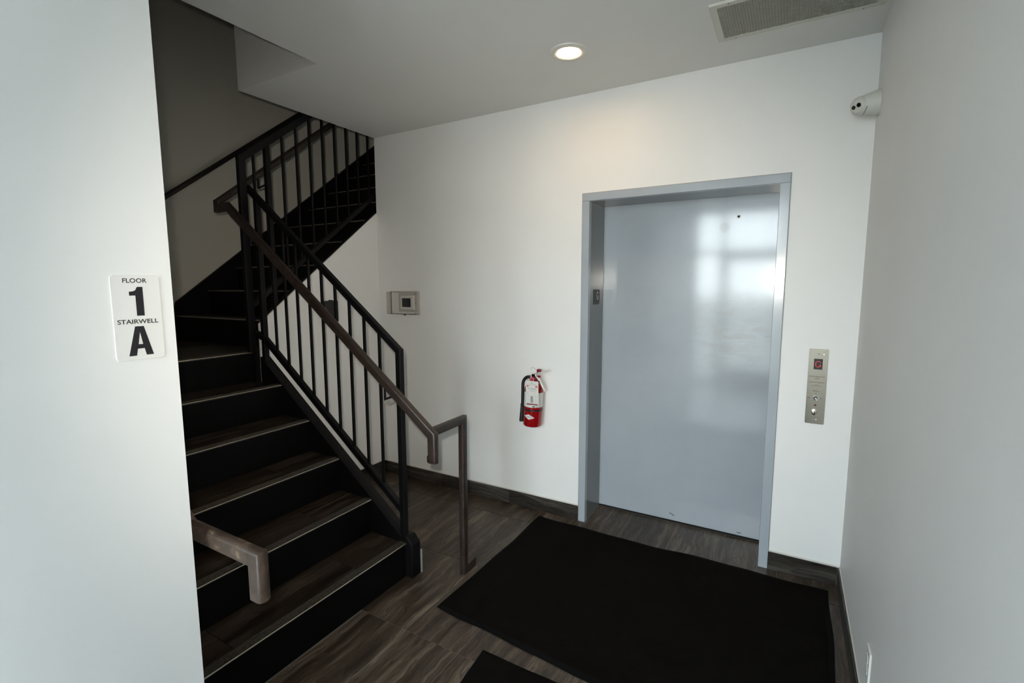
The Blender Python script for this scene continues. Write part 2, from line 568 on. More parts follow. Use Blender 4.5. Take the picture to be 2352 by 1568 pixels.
def tile_piece(name, x0, x1, y0, y1, z0, z1, mat, parent, cache={}):
    key = (name, round(x1 - x0, 4), round(y1 - y0, 4), round(z1 - z0, 4), mat.name)
    me = cache.get(key)
    if me is None:
        w, d, h = (x1 - x0) / 2, (y1 - y0) / 2, (z1 - z0) / 2
        e = min(.0012, h * .6)
        big = [(-w, -d), (w, -d), (w, d), (-w, d)]; sm = [(-w + e, -d + e), (w - e, -d + e), (w - e, d - e), (-w + e, d - e)]
        vs = [(a, b_, -h) for a, b_ in big] + [(a, b_, h - e) for a, b_ in big] + [(a, b_, h) for a, b_ in sm]
        fs = [(3, 2, 1, 0), (8, 9, 10, 11)]
        for k in (0, 4):
            fs += [(k + i, k + (i + 1) % 4, k + 4 + (i + 1) % 4, k + 4 + i) for i in range(4)]
        me = bpy.data.meshes.new(name); me.from_pydata(vs, [], fs); me.materials.append(mat)
        cache[key] = me
    o = bpy.data.objects.new(name, me)
    off = OFF.get(parent.name, Vector((0, 0, 0)))
    o.location = Vector(((x0 + x1) / 2, (y0 + y1) / 2, (z0 + z1) / 2)) - off
    C.objects.link(o); o.parent = parent
    OFF[o.name] = off
    return o


G = .0015
ys = [1.58 + .6025 * k for k in range(-6, 4)]
xs = [-1.485 + .301 * k for k in range(-5, 7)]
for ix in range(len(xs) - 1):
    for iy in range(len(ys) - 1):
        x0, x1, y0, y1 = xs[ix] + G, xs[ix + 1] - G, ys[iy] + G, ys[iy + 1] - G
        y1 = min(y1, 3.268 if (x0 > OX0 - .3 and x1 < OX1 + .3) else YB - .002); x0 = max(x0, XA + .002); x1 = min(x1, XR - .002); y0 = max(y0, YN)
        if x1 <= XL and y0 < 1.95:
            if x0 < X1 - .05:
                if y1 < 2.1: continue
                y0 = max(y0, 1.99)
        if x1 - x0 < .03 or y1 - y0 < .03: continue
        if x1 < X1 - .02 and y1 < 1.95: continue
        if x1 <= XL + .001 and y1 <= YE + .01: continue
        if x0 < XL < x1 and y1 <= YE + .01: x0 = XL + .002
        if x0 < XL < x1 and y0 < YE < y1: x0 = XL + .002
        elif x0 < XL and y0 < YE: y0 = YE + .002
        if x0 < X1 + .004 < x1 and y0 < 1.9:     # row that the first riser cuts
            x0 = X1 + .004 if y1 < 2.0 else x0
        if y1 > YB + .01:                        # last row runs into the elevator recess only inside the jambs
            a, c_ = max(x0, OX0 + .05), min(x1, OX1 - .05)
            if c_ - a > .02: tile_piece('tile', a, c_, y0, 3.266, -.011, 0, M['tile_y'], floor)
            for e0, e1 in ((x0, min(x1, OX0 + .0485)), (max(x0, OX1 - .0485), x1)):
                if e1 - e0 > .01: tile_piece('tile', e0, e1, y0, YB - .014, -.011, 0, M['tile_y'], floor)
            continue
        tile_piece('tile', x0, x1, y0, y1, -.011, 0, M['tile_y'], floor)

# tile baseboards with a pale caulk line on top
def baseboard(name, p, q, nrm, mat, piece=.6, h=.102, t=.011):
    p = Vector(p); q = Vector(q); nrm = Vector(nrm)
    d = (q - p); L = d.length; d.normalize()
    o = structure(MB().box(*sorted((p.x, (q + nrm * .004).x)), *sorted((p.y, (q + nrm * .004).y)), h, h + .007).build(name, M['caulk']))
    k = 0.0
    while k < L - .01:
        a = p + d * (k + .001); b_ = p + d * (min(k + piece, L) - .001) + nrm * t
        tile_piece('tile', *sorted((a.x, b_.x)), *sorted((a.y, b_.y)), .002, h, mat, o)
        k += piece
    return o


baseboard('baseboard_back', (XA, YB, 0), (OX0, YB, 0), (0, -1, 0), M['base_x'], .63)
baseboard('baseboard_front_return', (OX1 - .012, YB, 0), (XR - .012, YB, 0), (0, -1, 0), M['base_x'])
baseboard('baseboard_right', (XR, YB, 0), (XR, YN, 0), (-1, 0, 0), M['base_y'])
baseboard('baseboard_left', (XL, YN, 0), (XL, YE, 0), (1, 0, 0), M['base_y'])
baseboard('baseboard_alcove', (XA, 1.99, 0), (XA, YB - .012, 0), (1, 0, 0), M['base_y'])

# glazed street entrance behind the camera: sidelight, door, sidelight, transoms
ent = MB()
EX1 = -.03                                     # glazing ends here; unseen wall added beyond to cut daylight on the left wall
structure(MB().box(EX1, XR + .12, YN - .12, YN, 0, H).build('wall_front_added', M['wall']))
for x in (XL + .03, -.965, EX1 - .03):
    ent.box(x - .03, x + .03, YN - .09, YN - .01, 0, H)
for z in (.03, 2.12, H - .03):
    ent.box(XL, EX1, YN - .09, YN - .01, z - .03, z + .03)
win = structure(ent.build('window_1', M['alu'], bevel=.003))
MB().box(XL + .06, -.995, YN - .055, YN - .045, .06, 2.09).build('pane', M['glass'], win)
for (x0, x1) in ((XL + .06, -.995), (-.935, EX1 - .06)):
    MB().box(x0, x1, YN - .055, YN - .045, 2.15, H - .06).build('pane', M['glass'], win)
dr = MB()
DX0, DX1 = -.93, EX1 - .065
for x in (DX0, DX1 - .05): dr.box(x, x + .05, YN - .075, YN - .025, .065, 2.085)
dr.box(DX0 + .05, DX1 - .05, YN - .075, YN - .025, .065, .26); dr.box(DX0 + .05, DX1 - .05, YN - .075, YN - .025, 2.0, 2.085)
dr1 = structure(dr.build('door_1', M['alu'], bevel=.003))
MB().box(DX0 + .05, DX1 - .05, YN - .055, YN - .045, .26, 2.0).build('pane', M['glass'], dr1)
MB().tube([(-.19, YN - .03, .9), (-.19, YN + .03, .92), (-.19, YN + .03, 1.28), (-.19, YN - .03, 1.3)], .011).build('handle', M['stainless'], dr1)
structure(MB().box(-40, 40, -60, YN - .12, -.12, -.03).build('pavement', M['paving']))

# ------------------------------------------------------------------ elevator door and its frame
fr = thing('elevator_door_frame', 'grey enamelled steel frame around the elevator door, with a deep left jamb', 'door frame', ((OX0 + OX1) / 2, YB, 0))
IX0, IX1, IZ = -1.135, -.078, 2.136
for a, c_ in ((OX0, IX0), (IX1, OX1)):
    MB().box(a, c_, YB - .012, YB + .030, 0, IZ).build('jamb', M['enamel'], fr, bevel=.002)
    MB().box(a, c_ + (-.0005 if a == OX0 else 0), YB + .0302, 3.262, 0, IZ).build('jamb_liner', M['liner'], fr)
MB().box(OX0, OX1, YB - .012, YB + .030, IZ + .0006, OZ).build('head', M['enamel'], fr, bevel=.002)
MB().box(OX0, OX1, YB + .0302, 3.262, IZ + .0011, OZ).build('head_liner', M['liner'], fr)
MB().box(OX0 - .003, OX0, YB - .008, YB + .02, .1, OZ + .003).box(OX1, OX1 + .003, YB - .008, YB + .02, .1, OZ + .003).box(OX0, OX1, YB - .008, YB + .02, OZ, OZ + .003).build('sealant_line', M['ink_grey'], fr)
ed = thing('elevator_door', 'plain blue-grey elevator door panel with smears and a small keyhole', 'elevator door', (-.6065, 3.28, 0))
MB().box(IX0 - .04, IX1 + .045, 3.270, 3.305, .014, IZ + .03).build('door_panel', M['door'], ed, bevel=.002)
MB().box(IX0 - .04, IX1 + .045, 3.275, 3.33, -.001, .013).build('sill', M['gap_black'], ed)
MB().box(IX0 - .06, IX1 + .08, 3.31, 3.33, .0, 2.2).build('backing', M['gap_black'], ed)
MB().lathe([(.0105, 0), (.0105, .003), (.006, .004)], (-.296, 3.270, 2.016), (0, -1, 0), 24).build('keyhole_ring', M['ink_white'], ed)
MB().lathe([(.0055, 0), (.0055, .0046)], (-.296, 3.270, 2.016), (0, -1, 0), 16).build('keyhole', M['gap_black'], ed)
for (x, z, w, rot) in ((-.62, .056, .016, -.5), (-.203, .032, .012, .1), (-.10, 1.30, .014, .2)):
    MB().bar((x - w, 3.2697, z - w * rot), (x + w, 3.2697, z + w * rot), .0012, .004, (0, 0, 1)).build('scuff', M['ink'] if z < .05 or rot < 0 else M['ink_grey'], ed)
# floor letter plate on the left jamb
pl = thing('floor_plate', 'small black plate with a raised letter G on the left elevator jamb', 'sign', (IX0, 3.131, 1.528))
MB().prism([(p[0] + 3.131, p[1] + 1.528) for p in rrect(.112, .099, .003)], 'x', IX0, IX0 + .0025).build('plate', M['matte_black'], pl)
word('letter', 'G', (IX0 + .0030, 3.143, 1.537), (0, 1, 0), (0, 0, 1), .036, .054, M['ink_white'], pl)

# call station right of the elevator
cs = thing('call_panel', 'tall brushed steel elevator call panel with a red G display, right of the elevator', 'call panel', (.147, YB, 1.072))
MB().prism([(p[0] + .147, p[1] + 1.0715) for p in rrect(.087, .401, .005)], 'y', YB - .0035, YB).build('faceplate', M['stainless'], cs, bevel=.0008)
FY = YB - .0036
MB().prism([(.1275, 1.164), (.1665, 1.164), (.1665, 1.220), (.1275, 1.220)], 'y', FY - .001, FY).build('display', M['lcd'], cs)
dots = MB()   # dot-matrix letter
for rr_, row in enumerate(('01110', '10001', '10000', '10000', '10011', '10001', '01110')):
    for cc, ch in enumerate(row):
        if ch == '1': dots.lathe([(.0019, 0), (.0019, .0006)], (.1365 + cc * .0052, FY - .001, 1.2055 - rr_ * .0047), (0, -1, 0), 8)
o = dots.build('display_dots', M['led'], cs); o['kind'] = 'stuff'
for (x, z) in ((.147, 1.246), (.169, 1.246), (.142, .896), (.153, .896)):
    MB().lathe([(.0042, 0), (.0038, .0015), (.001, .0012)], (x, FY + .0002, z), (0, -1, 0), 16).build('screw', M['chrome'] if x > .15 else M['ink_grey'], cs)
TY = FY - .0002
for s_, z, w, h_ in (('ELEVATOR COMMUNICATION', 1.1255, .068, .0065), ('FAILURE', 1.1155, .019, .006), ("FIREFIGHTER'S OPERATION", 1.0945, .066, .0068),
                     ('To recall elevator', 1.081, .028, .0045), ('insert key and turn to  ON', 1.0745, .048, .0045), ('FIRE RECALL', 1.048, .029, .0065)):
    word('engraving', s_, (.146, TY, z), (1, 0, 0), (0, 0, 1), w, h_, M['ink_red'], cs, 0)
for s_, x, z, w in (('OFF', .146, 1.035, .009), ('RESET', .1145, 1.0105, .012), ('ON', .1705, 1.0105, .007)):
    word('engraving', s_, (x, TY, z), (1, 0, 0), (0, 0, 1), w, .004, M['ink'], cs)
ks = MB().lathe([(.0135, 0), (.0135, .002), (.0115, .004), (.0105, .004), (.0105, .001)], (.146, FY + .0005, 1.0095), (0, -1, 0), 28).build('key_switch', M['chrome'], cs)
MB().lathe([(.0102, 0), (.0102, .0016)], (.146, FY + .0005, 1.0095), (0, -1, 0), 24).build('key_recess', M['gap_black'], ks)
MB().lathe([(.0078, 0), (.0078, .0035), (.006, .0045), (.0035, .0028)], (.146, FY + .0005, 1.0095), (0, -1, 0), 24).build('key_cylinder', M['chrome'], ks)
MB().lathe([(.0048, 0), (.0045, .0015), (.002, .003)], (.146, FY + .0003, .972), (0, -1, 0), 20).build('indicator_lamp', M['red_jewel'], cs)
bt = MB().lathe([(.0165, 0), (.0165, .0025), (.0148, .0035), (.0142, .0022), (.0142, .002)], (.146, FY + .0005, .9345), (0, -1, 0), 32).build('button_collar', M['chrome'], cs)
MB().lathe([(.0136, 0), (.0136, .0042), (.012, .005), (.001, .0042)], (.146, FY + .0005, .9345), (0, -1, 0), 32).build('call_button', M['stainless'], bt)
MB().lathe([(.0018, 0), (.0018, .0052)], (.146, FY + .0005, .9345), (0, -1, 0), 12).build('call_button_light', M['red_jewel'], bt)

# ------------------------------------------------------------------ staircases
def nosing_and_lip(parent, x0, x1, y0, y1, z, direction):
    """ribbed metal strip on the front of a tread; direction = 'x' (faces +x) or 'y' (faces -y)"""
    d = .046
    prof = [(0, -.012), (.002, -.012), (.003, .0008)]
    for k in range(5):
        a = .007 + k * .0075
        prof += [(a, .0012), (a + .0012, .0026), (a + .004, .0026), (a + .0052, .0012)]
    prof += [(d, .0012), (d, -.012)]
    if direction == 'x':
        o = MB().prism([(x1 - p[0], z + p[1]) for p in prof], 'y', y0, y1).build('nosing', M['nosing'], parent)
        MB().prism([(x1 + .0015 + a, z - .004 + b_) for a, b_ in circle(.0028, 8)], 'y', y0, y1).build('lip', M['lip'], o)
    else:
        o = MB().prism([(y0 + p[0], z + p[1]) for p in prof], 'x', x0, x1).build('nosing', M['nosing'], parent)
        MB().prism([(y0 - .0015 + a, z - .004 + b_) for a, b_ in circle(.0028, 8)], 'x', x0, x1).build('lip', M['lip'], o)
    return o


Y0, Y1 = .70, 1.902
low = thing('staircase', 'lower black steel stair flight with wood-look tiled treads, rising left from the floor', 'staircase', (-2.4, 1.3, 0))
for n in range(1, 7):
    xn, zn = X1 - RU * (n - 1), RI * n
    MB().box(xn - .014, xn - .004, Y0, Y1, zn - RI - (.0112 if n > 1 else -.001), zn - .0115).build('riser', M['riser_black'], low)
    nosing_and_lip(low, xn - .046, xn, Y0, Y1, zn, 'x')
    if n < 6:
        td = MB().box(xn - RU - .012, xn - .015, Y0, Y1, zn - .045, zn - .0115).build('tread', M['black_steel'], low)
        ye = [Y0, .975, 1.5925, Y1]
        for k in range(3):
            tile_piece('tile', xn - RU - .0036, xn - .0465, ye[k] + G, ye[k + 1] - G, zn - .011, zn, M['tread_y'], td)
# landing
zl = RI * 6
ld = MB().box(XS + .03, -3.05, Y0, 2.022, zl - .06, zl - .0115).build('landing', M['black_steel'], low)
for k in range(4):
    for j in range(3):
        a = -3.0825 - .29 * k
        y_a = (Y0, .975, 1.5925)[j]; y_b = (.975, 1.5925, 2.014)[j]
        tile_piece('tile', a - .29 + G, a - G, y_a + G, y_b - G, zl - .011, zl, M['tread_y'], ld)
# stringers: outer plate flush with the nosing line, inner one against the wall
st_pts = [(-1.722, .0), (-1.722, .190), (-1.760, .232), (-1.80, nz(-1.80) + .006), (-2.987, nz(-2.987) + .006), (-2.987, nz(-2.987) - .30), (-2.02, .0)]
MB().prism(st_pts, 'y', Y1, 1.970).build('stringer', M['black_steel'], low, bevel=.003)
MB().prism([(-1.70, .0), (-1.70, .22), (-3.05, nz(-3.05) + .06), (-3.05, .9), (-2.1, 0)], 'y', YE + .002, Y0 - .0005).build('stringer', M['black_steel'], low)
MB().box(-3.05, -3.006, Y1 - .02, 2.005, zl - .25, zl + .03).build('landing_beam', M['black_steel'], low)
MB().box(-1.726, -1.7215, 1.9705, 1.984, .0, .135).build('end_strip', M['ink_grey'], low)['label'] = 'pale strip at the foot of the stringer'

upp = thing('staircase', 'upper black steel stair flight climbing away behind the elevator wall', 'staircase', (-3.6, 3.2, 1.179))
XU0, XU1 = -4.208, -3.052
for n in range(7, 17):
    yn, zn = YU + RUU * (n - 7), RI * n
    MB().box(XU0, XU1, yn + .004, yn + .014, zn - RI - .0112, zn - .0115).build('riser', M['riser_black'], upp)
    nosing_and_lip(upp, XU0, XU1, yn, yn + .046, zn, 'y')
    if n < 16:
        td = MB().box(XU0, XU1, yn + .015, yn + RUU + .012, zn - .045, zn - .0115).build('tread', M['black_steel'], upp)
        for (a, c_) in ((XU0, -3.60), (-3.60, XU1)):
            tile_piece('tile', a + G, c_ - G, yn + .0465, yn + RUU + .0036, zn - .011, zn, M['tread_y'], td)
    else:
        MB().box(XU0, XU1, yn + .015, 5.98, zn - .12, zn - .001).build('landing', M['black_steel'], upp)
MB().prism([(1.975, uz(1.975) + .06), (4.3, uz(4.3) + .06), (4.3, uz(4.3) - .22), (1.975, uz(1.975) - .16)], 'x', -3.050, XA - .0135).build('stringer', M['black_steel'], upp, bevel=.002)
MB().prism([(1.3, zl + .1), (1.97, zl + .1), (2.02, uz(2.02) + .10), (4.3, uz(4.3) + .10), (5.9, uz(4.3) + .10), (5.9, uz(4.3) - .1), (4.3, uz(4.3) - .25), (1.97, zl - .06), (1.3, zl - .06)], 'x', XS + .001, XU0 - .0005).build('stringer', M['black_steel'], upp)

# ------------------------------------------------------------------ guardrails
SQ = rrect(.034, .034, .006, 3)
YG = 1.930
lg = thing('guardrail', 'black steel guardrail with square balusters along the lower stair flight', 'guardrail', (-2.4, YG, .23))
top = lambda x: nz(x) + 1.038
BX, AX, AY = -2.965, -3.025, 1.878
MB().sweep([(-1.80, YG, .22), (-1.80, YG, top(-1.80)), (-3.055, YG, top(-3.055))], rrect(.034, .036, .006, 3), (1, 0, 0)).build('top_rail', M['black_steel'], lg)
lg.children[-1]['label'] = 'sloping top rail, mitred into the foot post'
MB().sweep([(BX, YG, nz(BX) - .02), (BX, YG, top(BX) - .01)], SQ, (1, 0, 0)).build('post', M['black_steel'], lg)
MB().sweep([(-1.80, YG, nz(-1.80) + .143), (BX, YG, nz(BX) + .143), (AX, AY + .012, nz(AX) + .143)], rrect(.030, .040, .006, 3), (0, 0, 1)).build('bottom_rail', M['black_steel'], lg)
for k in range(9):
    x = -1.944 - .1122 * k
    MB().bar((x, YG, nz(x) + .15), (x, YG, top(x) - .01), .0128, .0128, (1, 0, 0)).build('baluster', M['black_steel'], lg)
XG = -3.032
ug = thing('guardrail', 'black steel guardrail with square balusters along the upper stair flight', 'guardrail', (XG, 2.9, 1.4))
utop = lambda y: uz(y) + 1.128
MB().sweep([(AX, AY, zl), (AX, AY, utop(AY)), (XG, 4.25, utop(4.25))], rrect(.034, .048, .006, 3), (0, -1, 0)).build('top_rail', M['black_steel'], ug)
ug.children[-1]['label'] = 'sloping top rail, mitred into the landing post'
for y in (2.06, 4.2):
    MB().sweep([(XG, y, uz(y) + .055), (XG, y, utop(y) - .01)], SQ, (1, 0, 0)).build('post', M['black_steel'], ug)
MB().sweep([(XG, 1.90, uz(1.90) + .19), (XG, 4.25, uz(4.25) + .19)], rrect(.032, .036, .006, 3), (0, 0, 1)).build('bottom_rail', M['black_steel'], ug)
for k in range(20):
    y = 1.966 if k == 0 else 2.177 + .1105 * (k - 1)
    if abs(y - 4.2) < .04 or y > 4.25: continue
    MB().bar((XG, y, uz(y) + .2), (XG, y, utop(y) - .01), .0128, .0128, (1, 0, 0)).build('baluster', M['black_steel'], ug)

# ------------------------------------------------------------------ handrails
RP = rail_profile(.037, .050)
YH = 1.815
hr = thing('handrail', 'brown handrail running up beside the inner guardrail, with a floor post at its foot', 'handrail', (-1.5, 1.95, 0))
hz = lambda x: nz(x) + .885
uhz = lambda y: uz(y) + .925
XH = -3.185
MB().sweep([(-1.487, YH, .735), (-1.487, YH, hz(-1.487) + .012), (-3.085, YH, hz(-3.085)), (XH - .005, YH, hz(-3.085) - .004), (XH - .005, YH, uhz(YH) - .012), (XH, 4.2, uhz(4.2))],
           RP, (1, 0, 0), True).build('rail', M['brown'], hr, angle=30)
MB().box(-1.518, -1.503, YH - .017, YH + .017, .735, .772).build('end_cap', M['brown'], hr, bevel=.004)
MB().sweep([(-1.503, YH + .012, .886), (-1.505, 2.088, .886), (-1.510, 2.088, .0)], rrect(.036, .042, .009, 3), (0, 0, 1), True).build('floor_post', M['brown'], hr, angle=30)
hr.children[-1]['label'] = 'short crossbar and square post standing on the floor'
MB().sweep([(-1.510, 2.10, .026), (-1.512, 2.185, .026)], rrect(.036, .05, .006, 3), (0, 0, 1)).build('post_foot', M['brown'], hr, bevel=.001)


def j_bracket(parent, p_rail, p_low, p_fix, mat, plate_axis=None, plate_r=.03):
    MB().tube([p_rail, p_low, p_fix], .0062, 10, (0, 0, 1) if abs(Vector(p_low)[2] - Vector(p_rail)[2]) < 1e-6 else (1, 0, 0)).build('bracket', mat, parent)
    if plate_axis:
        MB().lathe([(plate_r, 0), (plate_r, .006), (plate_r * .8, .01)], p_fix, plate_axis, 20).build('bracket_plate', mat, parent)


j_bracket(hr, (-1.80, YH, hz(-1.80) - .02), (-1.80, YH, hz(-1.80) - .086), (-1.80, YG, hz(-1.80) - .080), M['black_steel'])
j_bracket(hr, (-2.87, YH, hz(-2.87) - .02), (-2.87, YH, hz(-2.87) - .080), (BX, YG - .012, hz(-2.87) - .075), M['black_steel'])
for y in (2.092, 3.4):
    j_bracket(hr, (XH, y, uhz(y) - .02), (XH, y, uhz(y) - .095), (XG, y - .03, uhz(y) - .088), M['black_steel'])

YW = .735
wr = thing('handrail', 'worn brown handrail end with chipped paint, jutting out past the left wall', 'handrail', (-1.3, YE, .85))
MB().sweep([(-1.217, YW, .752), (-1.217, YW, .872), (-1.56, YW, .872), (-3.35, YW, .872 + 1.79 * RI / RU)], RP, (1, 0, 0), True).build('rail', M['brown_worn'], wr, angle=30)
MB().box(-1.243, -1.232, YW - .015, YW + .015, .750, .785).build('end_cap', M['brown_worn'], wr, bevel=.004)
for x in (-1.75, -3.1):
    z = .872 + (-1.56 - x) * RI / RU
    j_bracket(wr, (x, YW, z - .02), (x, YW, z - .08), (x, YE, z - .08), M['brown'], (0, 1, 0))

XW = -4.165
dw = thing('handrail', 'dark handrail on the far stairwell wall beside the upper flight', 'handrail', (XS, 2.9, 2.3))
wz = lambda y: uz(y) + .935
MB().sweep([(XW, 1.45, wz(1.75)), (XW, 1.75, wz(1.75)), (XW, 4.1, wz(4.1))], rail_profile(.034, .036), (0, 0, 1), True).build('rail', M['dark_rail'], dw, angle=30)
for y in (2.62, 3.30):
    j_bracket(dw, (XW, y, wz(y) - .02), (XW, y, wz(y) - .075), (XS, y, wz(y) - .075), M['dark_rail'], (1, 0, 0), .034)

# ------------------------------------------------------------------ stairwell sign on the left wall
sg = thing('stairwell_sign', 'white sign with black lettering FLOOR 1 STAIRWELL A on the left wall', 'sign', (XL, .59, 1.527))
MB().prism([(p[0] + .589, p[1] + 1.527) for p in rrect(.106, .212, .009, 5)], 'x', XL, XL + .0025).build('plate', M['sign_white'], sg, bevel=.0006)
SX = XL + .0030
U, V = (0, 1, 0), (0, 0, 1)
word('lettering', 'FLOOR', (SX, .5875, 1.6195), U, V, .052, .0112, M['ink'], sg, .014)
word('lettering', 'STAIRWELL', (SX, .588, 1.5178), U, V, .0885, .0112, M['ink'], sg, .014)
one = [(.44, 0), (1, 0), (1, 1), (.60, 1), (.55, .935), (.46, .885), (.30, .85), (0, .835), (0, .70), (.44, .70)]
outline('lettering', one, (SX, .588, 1.568), U, V, .030, .072, M['ink'], sg)
# A as a ring: outer outline then the counter cut in through a slit at the left leg's inner edge
c = Vector((SX, .589, 1.469))
P = lambda a, b_: c + Vector(U) * ((a - .5) * .054) + Vector(V) * ((b_ - .5) * .0735)
m_ = MB()
for mir in (False, True):
    leg = [(0, 0), (.30, 0), (.365, .235), (.41, .385), (.50, .80), (.50, 1), (.325, 1)]
    if mir: leg = [(1 - q[0], q[1]) for q in leg]
    m_.add([P(*q) for q in leg], [(0, 1, 2, 6), (2, 3, 6), (3, 4, 6), (4, 5, 6)])
m_.add([P(*q) for q in ((.365, .235), (.635, .235), (.59, .385), (.41, .385))], [(0, 1, 2, 3)])
m_.build('lettering', M['ink'], sg)

# ------------------------------------------------------------------ fire extinguisher (built upright, hung with a slight lean)
ex = thing('fire_extinguisher', 'red fire extinguisher with white inspection tag hanging on the elevator wall', 'fire extinguisher', (-1.505, 2.91, .645))
EX, EY = -1.505, 2.91
MB().lathe([(.056, .0), (.062, .004), (.0645, .012), (.0645, .245), (.063, .26), (.057, .278), (.045, .292), (.028, .302), (.024, .306)], (EX, EY, .645), (0, 0, 1), 48).build('cylinder', M['red_paint'], ex, angle=60)
cyl = ex.children[0]
lab = MB()
L_ = []
for k in range(25):
    a = math.radians(-160 + 200 * k / 24)   # wraps the front and right
    L_.append((EX + .0650 * math.cos(a), EY + .0650 * math.sin(a)))
lab.add([(x, y, .785) for x, y in L_] + [(x, y, .885) for x, y in L_], [(i, i + 1, 26 + i, 25 + i) for i in range(24)], True)
lab.build('label_band', M['label'], cyl)
prt = MB()
for k, (z, n0, n1) in enumerate(((.7885, 11, 13), (.7885, 14, 15))):
    prt.add([(EX + .0653 * math.cos(math.radians(-160 + 200 * q / 24)), EY + .0653 * math.sin(math.radians(-160 + 200 * q / 24)), zz) for zz in (z, z + .006) for q in range(n0, n1 + 1)],
            [(i, i + 1, n1 - n0 + 2 + i, n1 - n0 + 1 + i) for i in range(n1 - n0)])
prt.build('label_print', M['ink'], cyl)
MB().lathe([(.0652, 0), (.0668, .001), (.0668, .012), (.0652, .013)], (EX, EY, .757), (0, 0, 1), 48).build('strap', M['rubber'], ex)
MB().box(EX - .018, EX + .016, EY + .063, YB - .001, .70, .95).build('wall_bracket', M['dark_red'], ex, bevel=.002)
# diamond badge that follows the curve, with its wording
def on_cyl(s, z, r=.0652):
    """s = arc length right of the camera-facing line"""
    a = math.radians(-62) + s / r - math.radians(26)
    return (EX + r * math.cos(a), EY + r * math.sin(a), z)
dv = []
df = []
N = 12
for k in range(N + 1):
    s_ = -.040 + .080 * k / N
    hgt = .0185 * (1 - abs(s_) / .0405)
    dv += [on_cyl(s_, .718 - hgt - s_ * .10), on_cyl(s_, .718 + hgt - s_ * .10)]
for k in range(N): df.append((2 * k, 2 * k + 2, 2 * k + 3, 2 * k + 1))
MB().add(dv, df, True).build('badge', M['ink_white'], cyl)
vs, fs = glyphs('radius', 0)
MB().add([on_cyl((p[0] - .5) * .040, .7190 + (p[1] - .5) * .0085 - (p[0] - .5) * .0040, .0655) for p in vs], fs).build('badge_print', M['ink'], cyl)
# valve, gauge, levers, pin
MB().lathe([(.026, .0), (.027, .004), (.027, .020), (.021, .024), (.021, .034)], (EX + .0, EY, .945), (0, 0, 1), 28).build('collar', M['dark_red'], ex)
MB().box(EX - .017, EX + .019, EY - .014, EY + .014, .975, 1.008).build('valve', M['chrome'], ex, bevel=.004)
gg = MB().lathe([(.019, 0), (.019, .010), (.017, .012)], (EX - .002, EY - .020, .972), (0, -1, 0), 28).build('gauge', M['dark_red'], ex)
MB().lathe([(.015, 0), (.015, .0135)], (EX - .002, EY - .020, .972), (0, -1, 0), 24).build('gauge_face', M['gauge'], gg)
MB().lathe([(.008, 0), (.008, .0140)], (EX - .002, EY - .020, .972), (0, -1, 0), 20).build('gauge_dial', M['dark_red'], gg)
MB().sweep([(EX - .004, EY, 1.004), (EX + .022, EY, 1.013), (EX + .105, EY - .004, 1.042)], [(-.010, -.004), (.010, -.004), (.010, .003), (.006, .005), (-.006, .005), (-.010, .003)], (0, 0, 1)).build('squeeze_lever', M['lever'], ex, bevel=.001)
MB().sweep([(EX - .004, EY, .996), (EX + .020, EY, .990), (EX + .038, EY, .972), (EX + .090, EY - .004, .895)], [(-.010, -.004), (.010, -.004), (.010, .003), (.006, .005), (-.006, .005), (-.010, .003)], (0, 0, 1)).build('carry_handle', M['lever'], ex, bevel=.001)
MB().lathe([(.0035, 0), (.0035, .0042)], (EX + .045, EY - .011, .962), (0, -1, 0), 12).build('rivet', M['matte_black'], ex)
MB().box(EX + .012, EX + .038, EY + .004, EY + .030, 1.012, 1.040).build('lever_stop', M['dark_red'], ex, bevel=.004)
MB().box(EX + .024, EX + .044, EY - .006, EY + .012, .986, .998).build('pull_pin_head', M['dark_red'], ex, bevel=.003)
MB().tube([(EX + .016, EY + .008, 1.031), (EX - .02, EY + .004, 1.049), (EX - .032, EY + .002, 1.036)], .0013, 8).build('safety_pin', M['ink_grey'], ex)
hp = []
for k in range(15):
    t = k / 14
    # quarter turn out of the valve, then straight down
    if t < .5:
        a = math.pi / 2 * (t / .5)
        hp.append((EX - .034 - .048 * math.sin(a), EY - .010, .925 + .058 * math.cos(a)))
    else:
        u_ = (t - .5) / .5
        hp.append((EX - .082 + .004 * u_, EY - .010, .925 - .140 * u_))
MB().tube([(EX - .016, EY - .004, .985)] + [(EX - .026, EY - .008, .984)] + hp, .0105, 14, (0, 1, 0)).build('hose', M['rubber'], ex, angle=60)
MB().lathe([(.0115, 0), (.0125, .003), (.0125, .016), (.010, .022)], (EX - .016, EY - .006, .985), (-1, 0, -.04), 18).build('hose_fitting', M['chrome'], ex)
MB().lathe([(.0135, 0), (.0135, .022), (.011, .024)], (EX - .078, EY - .010, .766), (0, 0, 1), 18).build('hose_clip', M['matte_black'], ex)
MB().lathe([(.0165, 0), (.0165, .004), (.012, .100), (.0105, .106)], (EX - .080, EY - .010, .662), (0, 0, 1), 20).build('nozzle', M['matte_black'], ex)
